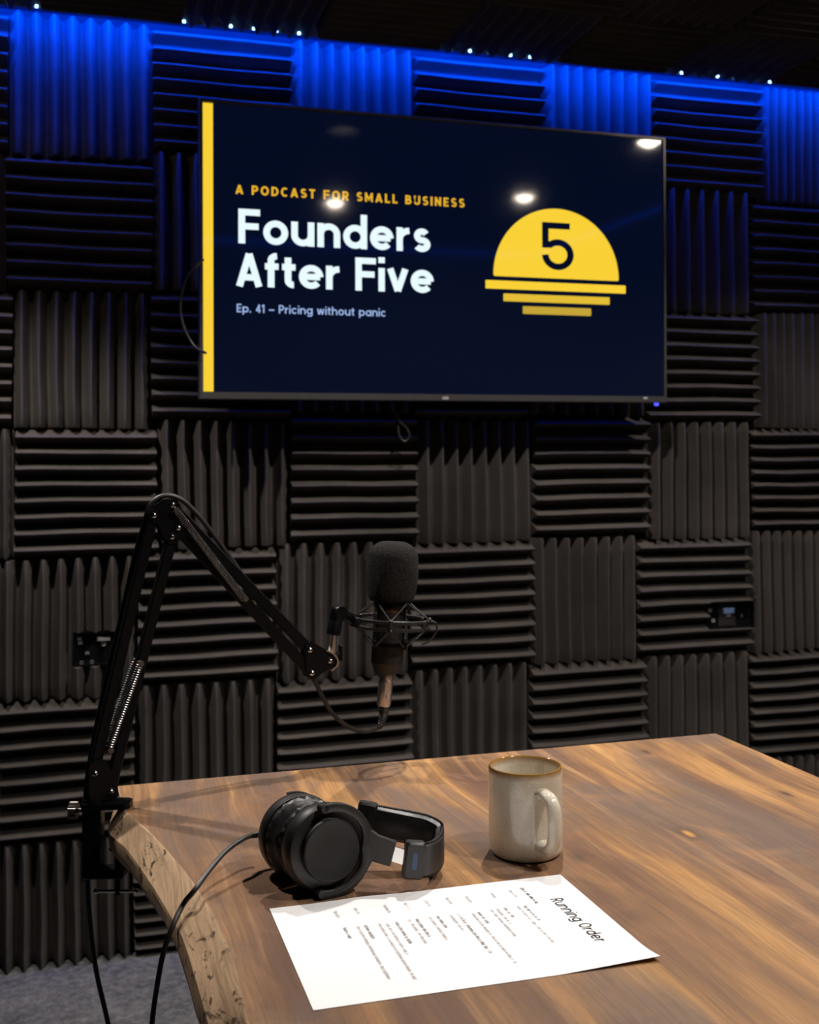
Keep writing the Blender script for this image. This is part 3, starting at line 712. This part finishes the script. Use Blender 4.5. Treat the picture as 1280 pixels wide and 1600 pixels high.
# ------------------------------------------------------------------ mug
mc = onz(822, 1331, ZT); mc.z = ZT
mug = thing('mug', mc, 'cream speckled stoneware mug with a brown rim on the table', 'mug')
R_, H_ = .0402, .0945
prof = [(0, .001), (R_-.008, .001), (R_-.0065, 0), (R_-.004, .0006), (R_-.0012, .004), (R_, .009), (R_, .03), (R_, .06), (R_, H_-.006), (R_-.0002, H_-.002), (R_-.0010, H_), (R_-.0022, H_+.0003), (R_-.0034, H_-.0006), (R_-.0040, H_-.004), (R_-.0042, .05), (R_-.0044, .014), (R_-.007, .008), (0, .006)]
mb = MB(); mb.lathe(prof, mc, (0, 0, 1), 72); mb.build('body', M['glaze'], mug, angle=50)
toc = (CAM-mc); toc.z = 0; toc.normalize(); rgt = V((-toc.y, toc.x, 0))
ha = math.radians(27); hd = (toc*math.cos(ha)+rgt*math.sin(ha)).normalized(); hs = V((-hd.y, hd.x, 0))
def hp(r, z): return mc+hd*r+V((0, 0, z))
path = spline([hp(R_-.003, .0735), hp(R_+.006, .0745), hp(R_+.017, .0725), hp(R_+.0245, .063), hp(R_+.0262, .048), hp(R_+.0245, .033), hp(R_+.0165, .0215), hp(R_+.006, .0185), hp(R_-.003, .0195)], 6)
mb = MB(); rings = []
for i, p in enumerate(path):
    t = (path[min(i+1, len(path)-1)]-path[max(i-1, 0)]).normalized(); nn = t.cross(hs)
    e = min(i, len(path)-1-i)/6; fl = 1+.35*max(0, 1-e)
    a_, b_ = .0078*fl, .0052*fl
    rings.append([p+hs*(a_*math.cos(2*math.pi*k/18))+nn*(b_*math.sin(2*math.pi*k/18)) for k in range(18)])
mb.loft(rings); mb.build('handle', M['glaze'], mug)

# ------------------------------------------------------------------ headphones
hc = onz(512, 1326, ZT+.0435)
toc = CAM-hc; toc.z = 0; toc.normalize(); rgt = V((-toc.y, toc.x, 0))
az = math.radians(24); A = (toc*math.cos(az)+rgt*math.sin(az)); A = (A+V((0, 0, .10))).normalized()
B = V((0, 0, 1)).cross(A).normalized(); Cc = A.cross(B)       # B: right in the face plane, Cc: up
hph = thing('headphones', (hc.x, hc.y, ZT), 'black over-ear headphones lying on their side on the table', 'headphones')
RC = .0425
def cup(o, ax, side):
    """outer face points along ax; o = centre of the outer rim plane"""
    x = B if side > 0 else -B
    mb = MB(); mb.lathe([(RC-.004, -.020), (RC-.001, -.018), (RC, -.012), (RC-.0008, -.004), (RC-.0030, .0002), (RC-.0075, .0020), (RC-.0110, .0026)], o, ax, 56)
    h_ = mb.build('ear_cup', M['black_soft'], hph)
    mb = MB(); mb.lathe([(.0318, .0005), (.0312, .0020), (.0300, .0022), (.0302, .0100), (.0296, .0112), (.0284, .0116), (.0276, .0112), (.014, .0106), (0, .0104)], o, ax, 56); mb.build('cup_cap', M['black_matte'], hph, parent=h_)
    mb = MB(); rg = []
    for i in range(169):
        a = 2*math.pi*i/168
        d = B*math.cos(a)+Cc*math.sin(a); row = []
        for j in range(12):
            b_ = 2*math.pi*j/12
            wr = 1+.045*math.sin(a*28+1.3*j)*max(0, math.sin(b_+.4))+.03*math.sin(a*19+j)*max(0, math.cos(b_))
            row.append(o-ax*.0275+d*(RC-.0135+.0125*math.cos(b_)*wr)+ax*(.0092*math.sin(b_)))
        rg.append(row)
    mb.loft(rg, False); mb.build('ear_pad', M['leather'], hph)
    mb = MB(); mb.lathe([(RC-.015, -.0215), (RC-.0015, -.0215), (RC-.0010, -.0195), (RC-.015, -.0185)], o, ax, 48); mb.build('seam', M['black_matte'], hph, parent=h_)
front = hc+A*.0; back = hc-A*.083
cup(front, A, 1)
A2 = (-A+B*.10).normalized()
cup(back+V((0, 0, .0)), A2, -1)
# near yoke
def face(r, deg, d): a = math.radians(deg); return front+B*(r*math.cos(a))+Cc*(r*math.sin(a))+A*d
mb = MB(); rg = []
for i in range(41):
    dg = 98-206*i/40; rr = .0412+.0008*math.sin(math.radians(dg*2)); wd = .0042 if 3 < i else .0034
    wide = .0042+ (.004*max(0, 1-abs(dg+4)/28))
    rg.append([face(rr+u_*wide, dg, .0088+v_) for u_, v_ in ((-1, -.0030), (1, -.0030), (1, .0022), (.7, .0030), (-.7, .0030), (-1, .0022))])
mb.loft(rg); yk = mb.build('yoke', M['black_soft'], hph)
mb = MB(); mb.cyl(face(.0412, 98, .0), face(.0412, 98, .0118), .0040, 16); mb.cyl(face(.0412, -108, .0), face(.0412, -108, .0118), .0040, 16); mb.build('yoke_pivot', M['black_soft'], hph, parent=yk)
st0 = face(.0425, -4, .0085)
near_cap = onz(643, 1343, ZT+.030); 
sd = (near_cap-st0).normalized(); sn = sd.cross(V((0, 0, 1))).normalized(); su = sn.cross(sd)
mb = MB()
sl = (near_cap-st0).length
st1 = st0+sd*.024
mb.loft([[p+su*h_+sn*t_ for h_, t_ in ((-hh, -.0028), (hh, -.0028), (hh, .0028), (-hh, .0028))] for p, hh in ((st0-sd*.004, .0165), (st0+sd*.006, .0130), (st0+sd*.0235, .0125), (st1+sd*.001, .0115))])
mb.build('yoke_stem', M['black_soft'], hph, parent=yk)
mb = MB(); mb.box((st1+near_cap)/2, ((near_cap-st1).length/2, .0009, .0075), (sd, sn, su)); o = mb.build('slider', M['chrome'], hph); o['label'] = 'bright metal slider strip'
# headband path: near cap -> right extreme -> far cap
far_cap = onz(566, 1279, ZT+.050)
bp = [near_cap, onz(668, 1343, ZT+.028), onz(687, 1331, ZT+.027), onz(688, 1313, ZT+.030), onz(668, 1300, ZT+.036), onz(640, 1293, ZT+.041), onz(608, 1287, ZT+.045), far_cap]
bpath = spline(bp, 7)
def band_ring(i, half, th):
    p = bpath[i]; t = (bpath[min(i+1, len(bpath)-1)]-bpath[max(i-1, 0)]).normalized(); nn = t.cross(V((0, 0, 1))).normalized(); uu = nn.cross(t)
    return p, t, nn, uu
mb = MB(); rg = []; st_l = []; st_u = []
nb_ = len(bpath)
for i in range(nb_):
    p, t, nn, uu = band_ring(i, 0, 0)
    k = i/(nb_-1); hw = .0158; ft = .0040+.0038*math.sin(math.pi*k)**.5
    rg.append([p+uu*(hw*a_)+nn*b_ for a_, b_ in ((-1, .0018), (-.9, .0030), (.9, .0030), (1, .0018), (1, -.0010), (.85, -ft*.75), (.4, -ft), (-.4, -ft), (-.85, -ft*.75), (-1, -.0010))])
    st_u.append(p+uu*(hw+.0004)+nn*.0006); st_l.append(p-uu*(hw+.0004)+nn*.0006)
mb.loft(rg); band = mb.build('headband', M['leather'], hph)
mb = MB()
for st in (st_u, st_l):
    fine_ = []
    for a_, b_ in zip(st, st[1:]):
        for q_ in range(4): fine_.append(a_.lerp(b_, q_/4))
    mb.tube(fine_, [.0011+.0006*(i % 2) for i in range(len(fine_))], 6)
mb.build('stitching', M['black_matte'], hph, parent=band)
def end_cap(i, name, mark):
    p, t, nn, uu = band_ring(i, 0, 0)
    mb = MB(); mb.box(p, (.0105, .0185, .0058), (t, uu, nn), .0035); c_ = mb.build(name, M['black_soft'], hph, parent=band)
    if mark:
        mb = MB(); mb.add([p+nn*.0060+t*x-uu*0+uu*y for x, y in rrect(.0026, .0085, .0024, 5)], [tuple(range(24))]); o = mb.build('side_mark', M['blue_mark'], hph, parent=band, smooth=False); o['label'] = 'blue oval side mark'
    else:
        mb = MB(); mb.cyl(p-nn*.0055+uu*.006, p-nn*.0066+uu*.006, .0016, 12); mb.build('cap_screw', M['black'], hph, parent=band)
end_cap(1, 'band_end', True); end_cap(nb_-2, 'band_end', False)
# far yoke
bo = back+A2*.0
mb = MB(); rg = []
for i in range(33):
    dg = 98-206*i/32; a_ = math.radians(dg)
    q_ = bo+B*(.0365*math.cos(a_))+Cc*(.0365*math.sin(a_))+A2*.0078
    dr = (B*math.cos(a_)+Cc*math.sin(a_))
    rg.append([q_+dr*(u_*.0045)+A2*v_ for u_, v_ in ((-1, -.003), (1, -.003), (1, .003), (-1, .003))])
mb.loft(rg); yk2 = mb.build('yoke', M['black_soft'], hph)
mb = MB(); s_a = bo+B*.038+A2*.007; mb.tube([s_a, s_a.lerp(far_cap, .5), far_cap], [.006, .005, .004], 8); mb.build('yoke_stem', M['black_soft'], hph, parent=yk2)
# cable strain relief + cable
e0 = onz(411, 1303, ZT+.030); e1 = onz(392, 1306, ZT+.031)
mb = MB(); mb.tube([e0.lerp(e1, k/12) for k in range(13)], [.0034+.0006*(k % 2)-.00008*k for k in range(13)], 10); mb.build('strain_relief', M['rubber'], hph)
d0 = (dep(268, 1448, 1)-CAM).length
edge = onz(287, 1412, ZT-.004); de = (edge-CAM).dot(fw)
cp = [e1, onz(378, 1312, ZT+.032), onz(352, 1331, ZT+.028), onz(326, 1361, ZT+.020), onz(304, 1391, ZT+.010), edge, dep(270, 1447, de*.985), dep(258, 1480, de*.98), dep(249, 1520, de*.98), dep(237, 1605, de*.98)]
last = cp[-1]; cp += [V((last.x-.008, last.y, last.z-.10)), V((last.x-.012, last.y, last.z-.22)), V((last.x-.015, last.y-.01, .05)), V((last.x-.03, last.y-.06, .004)), V((last.x-.10, last.y-.2, .004))]
mb = MB(); mb.tube(spline(cp, 8), .0026, 10); cb = mb.build('headphone_cable', M['rubber'], hph); cb.name = 'cable'

# ------------------------------------------------------------------ boom arm
AB = V((.02, 1.45, 0)); aa = math.radians(30)
rh = V((math.cos(YAW), -math.sin(YAW), 0)); fh = V((math.sin(YAW), math.cos(YAW), 0))
E_ = rh*math.cos(aa)+fh*math.sin(aa); NA = V((E_.y, -E_.x, 0))       # NA faces the camera
if NA.dot(CAM-AB) < 0: NA = -NA
def ap(px, py, d=0): return onplane(px, py, AB+NA*d, NA)
boom = thing('microphone_boom_arm', (.02, 1.45, ZT), 'black spring-balanced boom arm clamped to the table corner', 'boom arm')
def bar(name, a, b, wd, th):
    a, b = ap(*a), ap(*b); t = (b-a).normalized(); s_ = t.cross(NA)
    mb = MB(); mb.box((a+b)/2, ((b-a).length/2, wd, th), (t, s_, NA), .0022); return mb.build(name, M['black'], boom)
bar('arm_tube', (147, 1200), (238, 806), .0068, .0062); bar('arm_tube', (172, 1232), (268, 838), .0068, .0062)
bar('arm_tube', (267, 790), (482, 1014), .0068, .0062); bar('arm_tube', (276, 824), (485, 1050), .0068, .0062)
def plate(name, pts, d0_, d1_, mt='black'):
    mb = MB(); mb.prism([ap(*p)+NA*d0_ for p in pts], NA*(d1_-d0_)); return mb.build(name, M[mt], boom, smooth=False)
for d in (.0068, -.0088):
    el = plate('elbow_plate', [(229, 806), (233, 797), (258, 781), (268, 779), (277, 786), (292, 822), (289, 833), (273, 848), (263, 850), (255, 843), (244, 818), (235, 815)], d, d+.002)
    plate('end_plate', [(473, 1007), (481, 1000), (490, 1005), (513, 1018), (520, 1028), (518, 1039), (497, 1052), (488, 1060), (478, 1057), (475, 1045)], d, d+.002)
    plate('base_plate', [(137, 1196), (145, 1186), (156, 1183), (166, 1190), (181, 1226), (183, 1240), (176, 1247), (140, 1249), (136, 1240)], d, d+.002)
def screw(px, py, r=.0042):
    p = ap(px, py)+NA*.0088
    mb = MB(); mb.sphere(p, r, 7, NA, True); s_ = mb.build('screw', M['chrome'], boom)
    mb = MB(); mb.cyl(p+NA*r*.75, p+NA*r*1.02, r*.34, 6); mb.build('screw_socket', M['black'], boom, parent=s_, smooth=False)
for q in ((237, 805), (266, 789), (275, 824), (265, 838), (480, 1014), (483, 1050), (511, 1031), (145, 1206), (170, 1234)): screw(*q)
# springs with their pins
def helix(a, b, R1, wire, pitch):
    a, b = V(a), V(b); L = (b-a).length; t = (b-a)/L; x = t.cross(NA).normalized(); y = t.cross(x); n_ = int(L/pitch); k = 9
    return [a+t*(L*i/(n_*k))+(x*math.cos(2*math.pi*i/k)+y*math.sin(2*math.pi*i/k))*R1 for i in range(n_*k+1)]
for (pa, pb) in (((215, 1034), (168, 1168)), ((270, 796), (377, 934))):
    for d in (.0115, -.0115):
        mb = MB(); mb.tube(helix(ap(*pa)+NA*d, ap(*pb)+NA*d*.75, .0042, .00075, .0029), .0009, 5); mb.build('spring', M['steel_dark'], boom)
    for q in (pa, pb):
        mb = MB(); mb.cyl(ap(*q)-NA*.0165, ap(*q)+NA*.0165, .0026, 12); mb.cyl(ap(*q)+NA*.0145, ap(*q)+NA*.017, .0038, 12); mb.build('spring_pin', M['knob'], boom)
# end clevis, wing nut, chrome post
mb = MB()
pc = [ap(*p) for p in ((505, 1016), (514, 1020), (521, 1029), (520, 1038), (512, 1045))]
rg = [];
for p in spline(pc, 5): rg.append([p+NA*(-.0115), p+NA*.0115, p+NA*.0115+(p-ap(508, 1031)).normalized()*.0022, p-NA*.0115+(p-ap(508, 1031)).normalized()*.0022])
mb.loft(rg); mb.build('clevis', M['nickel'], boom)
mb = MB(); mb.cyl(ap(522, 1026), ap(529, 1022), .004, 12)
for s_ in (-1, 1): mb.box(ap(532, 1020)+V((0, 0, .005*s_)), (.0018, .004, .006), (E_, NA, V((0,0,1))), .001)
mb.build('wing_nut', M['black'], boom)
mb = MB(); mb.cyl(ap(519, 1020), ap(522, 972), .0056, 18); mb.build('chrome_post', M['nickel'], boom)
mb = MB(); a_, b_ = ap(520, 988), ap(529, 949)
d_ = (b_-a_)/1.0
mb.lathe([(.0085, 0), (.0098, .001), (.0098, .018), (.0092, .019), (.0092, .021), (.0096, .022), (.0090, .036)], ap(520.5, 992), ap(528, 952)-ap(520.5, 992), 24); mb.build('swivel_socket', M['black'], boom)
# clamp on the table corner
cb0 = onz(150, 1246, ZT)
CP = V((.020, 1.452, ZT))          # post axis over the table corner
# the post stands outside the table edge: spine to the left of the edge
hx = rh; hy = fh
sp_ = dep(148, 1290, (CP-CAM).dot(fw)*1.0)
def cl(px, py): return dep(px, py, (CP-CAM).dot(fw))
zt_ = ZT+.0005
# top jaw: plate from the spine over the table
mb = MB(); jaw0 = cl(146, 1244); jaw1 = cl(205, 1243); ax_ = (jaw1-jaw0); ax_.z = 0; ax_.normalize(); ay_ = V((-ax_.y, ax_.x, 0))
jl = (jaw1-jaw0).length
P = [(-.012, -.012), (-.006, -.016), (jl*.55, -.015), (jl*.9, -.013), (jl, -.008), (jl, .008), (jl*.9, .013), (jl*.5, .015), (-.006, .016), (-.012, .012)]
o_ = V((jaw0.x, jaw0.y, zt_))
mb.prism([o_+ax_*x+ay_*y for x, y in P], V((0, 0, .007))); mb.build('clamp_jaw', M['black'], boom)
mb = MB(); sp0 = V((jaw0.x, jaw0.y, 0))
mb.box(sp0+V((0, 0, ZT-.037)), (.0115, .013, .039), (ax_, ay_, V((0,0,1))), .004)
mb.box(sp0+ax_*.014+V((0, 0, ZT-.080)), (.026, .013, .0055), (ax_, ay_, V((0,0,1))), .003); mb.build('clamp_spine', M['black'], boom)
mb = MB(); mb.cyl(sp0+V((0, 0, ZT+.006)), sp0+V((0, 0, ZT+.030)), .0105, 24); mb.cyl(sp0+V((0, 0, ZT+.006)), sp0+V((0, 0, ZT+.011)), .0135, 24); mb.build('pivot_post', M['black'], boom)
mb = MB(); k0 = sp0+V((0, 0, ZT-.004)); mb.cyl(k0-ax_*.010, k0-ax_*.022, .0028, 12); mb.build('knob_shaft', M['knob'], boom)
mb = MB(); rg = []
for h_ in (.020, .0295):
    rg.append([k0-ax_*h_+(ay_*math.cos(2*math.pi*i/40)+V((0, 0, 1))*math.sin(2*math.pi*i/40))*(.0105 if i % 2 else .0094) for i in range(40)])
mb.loft(rg); mb.build('tightening_knob', M['knob'], boom, smooth=False)
sc_ = sp0+ax_*.030
mb = MB(); mb.cyl(sc_+V((0, 0, ZT-.108)), sc_+V((0, 0, ZB+.0005)), .0034, 12); mb.lathe([(.004, 0), (.0105, .004), (.0105, .006)], sc_+V((0, 0, ZB-.006)), (0, 0, 1), 20); mb.build('clamp_screw', M['black'], boom)
mb = MB(); tb0 = sc_+V((0, 0, ZT-.104)); mb.cyl(tb0-ax_*.027, tb0+ax_*.024, .0022, 12); mb.sphere(tb0-ax_*.027, .0035, 8); mb.sphere(tb0+ax_*.024, .0035, 8); mb.build('tommy_bar', M['chrome'], boom)

# ------------------------------------------------------------------ microphone, shock mount
mtop, mbot = ap(614.5, 846), ap(604, 1052)
MA = (mtop-mbot).normalized()                  # axis up
mo = ap(611, 938)                              # foot of the windscreen
mic = thing('microphone', mbot, 'black studio microphone with a foam windscreen hanging in a shock mount', 'microphone')
mb = MB(); hF = (mtop-mo).length
prof = [(.0300, -.001), (.0325, .002), (.0350, .010), (.0368, .025), (.0376, .042)]
prof += [(.0376-.0002*i, .042+.004*i) for i in range(1, 4)]
zz = hF-.026
for i in range(9):
    t = math.radians(90*i/8); prof.append((.0115+.0250*math.cos(t), zz+.026*math.sin(t)))
prof.append((0, hF+.0003))
mb.lathe(prof, mo, MA, 48); mb.build('windscreen', M['windscreen'], mic, angle=60)
mb = MB(); RB = .0232; hb = (mo-mbot).length
mb.lathe([(.0155, 0), (.0175, .001), (.0228, .0155), (RB, .017), (RB, hb*.45), (RB-.0005, hb*.455), (RB, hb*.46), (RB, hb-.018), (RB-.0014, hb-.017), (RB-.0014, hb+.004)], mbot, MA, 44); body = mb.build('body', M['black_matte'], mic)
mb = MB(); mb.lathe([(.0160, .0006), (.0178, .0014), (.0230, .0155)], mbot, MA, 44); mb.build('tapered_base', mat('black_metal', (.035, .034, .033), .35, .6), mic, parent=body)
mb = MB(); mb.lathe([(RB-.0012, hb-.0165), (RB-.0006, hb-.0160), (RB-.0006, hb-.004), (RB-.0012, hb-.003)], mbot, MA, 44); mb.build('grille_band', M['brass'], mic, parent=body)
# shock mount (holds the microphone: a thing of its own)
shock = thing('shock_mount', ap(612, 968), 'black spider shock mount ring with elastic cords around the microphone', 'shock mount')
sm = ap(611.5, 972); RS = .0535
fx = (V((1,0,0))-MA*MA.x).normalized(); fy = MA.cross(fx)
def rp(r, deg, h_): a_ = math.radians(deg); return sm+(rh*math.cos(a_)+fh_*math.sin(a_))*r+MA*h_
rh_ = (rh-MA*rh.dot(MA)).normalized(); fh_ = MA.cross(rh_)
rh = rh_
for h_ in (.0045, -.0055):
    mb = MB(); mb.torus(sm+MA*h_, MA, RS, .0019, 72, 8, .0026); mb.build('outer_ring', M['black_soft'], shock)
for dg in (30, 90, 150, 210, 270, 330):
    mb = MB(); mb.box(rp(RS, dg, -.0005), (.0028, .0028, .007), None, .001); mb.build('ring_spacer', M['black_soft'], shock)
for h_ in (.026, -.030):
    mb = MB(); mb.lathe([(.0250, -.003), (.0268, -.003), (.0268, .003), (.0250, .003)], sm+MA*h_, MA, 40)
    for dg in (45, 135, 225, 315): mb.box(rp(.0285, dg+ (0), h_), (.003, .003, .0055), None, .001)
    mb.build('cradle_ring', M['black'], shock)
mb = MB()
for dg in (45, 135, 225, 315): mb.tube([rp(.0262, dg, -.030), rp(.0262, dg, .026)], .0017, 8)
mb.build('cradle_rod', M['black'], shock)
for base_h, top_h, s_ in ((.006, .030, 1), (-.007, -.034, -1)):
    mb = MB(); pts = []
    for i in range(8):
        dg = 45*i + 0
        pts.append(rp(.0300, dg+45-45, top_h) if i % 2 else rp(RS, dg, base_h))
    pts.append(pts[0])
    for a_, b_ in zip(pts, pts[1:]): mb.tube([a_, a_.lerp(b_, .5), b_], .0011, 7)
    mb.build('elastic_cord', mat('grey_black_cord', (.028, .026, .025), .6), shock)
mb = MB()
for i in (0, 2, 4, 6): mb.sphere(rp(RS+.0010, 45*i, .006), .0034, 8); mb.sphere(rp(RS+.0010, 45*i, -.007), .0030, 8)
mb.build('cord_hook', M['black_soft'], shock)
mb = MB(); jA, jB = ap(529, 952), rp(RS, 180, 0)
mb.lathe([(.0095, -.009), (.0105, -.007), (.0105, .007), (.0095, .009)], ap(530, 957), NA, 20)
mb.tube([ap(530, 958), jB.lerp(ap(530, 958), .45), jB], [.0085, .0080, .0075], 14); mb.box(jB, (.006, .008, .008), None, .002); mb.build('swivel_joint', M['black'], shock)
mb = MB(); mb.tube([ap(529, 948), ap(540, 953), jB+MA*.006], [.003, .0025, .0025], 8); mb.build('joint_lever', M['black_soft'], shock)
mb = MB(); mb.tube(spline([rp(RS, 0, .004), rp(RS+.010, 2, .002), rp(RS+.012, 3, -.010), rp(RS+.003, 2, -.024), rp(RS-.008, 0, -.030)], 6), .0014, 8); mb.build('side_loop', M['black_soft'], shock)
# microphone cable with its plug
cab = thing('microphone_cable', ap(600, 1105), 'black microphone cable with a silver plug running along the boom arm', 'cable')
x0_, x1_ = mbot-MA*.001, ap(599.5, 1104)
xa = (x1_-x0_).normalized(); xl = (x1_-x0_).length
mb = MB(); mb.lathe([(.0090, -.004), (.0098, 0), (.0098, .007), (.0092, .0075), (.0092, .009), (.0105, .0095), (.0105, .020), (.0102, xl-.004), (.0090, xl-.001), (.0080, xl)], x0_, xa, 32); pl = mb.build('plug', M['nickel'], cab)
mb = MB(); mb.box(x0_+xa*xl*.66+NA*.0100, (.0035, .0035, .0012), (E_, xa, NA), .001); mb.build('plug_latch', M['chrome'], cab, parent=pl)
c0 = x1_+xa*.001; c1 = ap(598, 1122); c2 = ap(590, 1137)
rel = spline([c0, ap(599.5, 1114), c1, ap(595, 1132), c2], 5)
mb = MB(); mb.tube(rel, [(.0082-.00022*i)+(.0004 if i % 2 else -.0004) for i in range(len(rel))], 14); mb.build('strain_relief', M['rubber'], cab)
pts = [c2, ap(570, 1143), ap(545, 1136), ap(520, 1115), ap(502, 1085), ap(489, 1058), ap(470, 1030, -.012), ap(430, 985, -.013), ap(400, 936, -.010), ap(375, 893, -.006), ap(350, 858, -.003), ap(322, 820), ap(300, 795), ap(282, 780), ap(262, 774), ap(245, 779), ap(233, 793), ap(224, 822, -.004), ap(208, 880, -.010), ap(188, 970, -.014), ap(160, 1090, -.014), ap(142, 1180, -.010), ap(135, 1230, -.004)]
dc = (pts[-1]-CAM).dot(fw)
pts += [dep(133, 1290, dc), dep(136, 1360, dc), dep(140, 1430, dc), dep(150, 1515, dc), dep(170, 1605, dc)]
last = pts[-1]; pts += [V((last.x+.014, last.y, last.z-.09)), V((last.x+.022, last.y-.005, last.z-.19)), V((last.x+.03, last.y-.02, .04)), V((last.x+.05, last.y-.06, .0045)), V((last.x+.2, last.y-.25, .0045))]
mb = MB(); mb.tube(spline(pts, 8), .0031, 10); mb.build('cord', M['rubber'], cab)
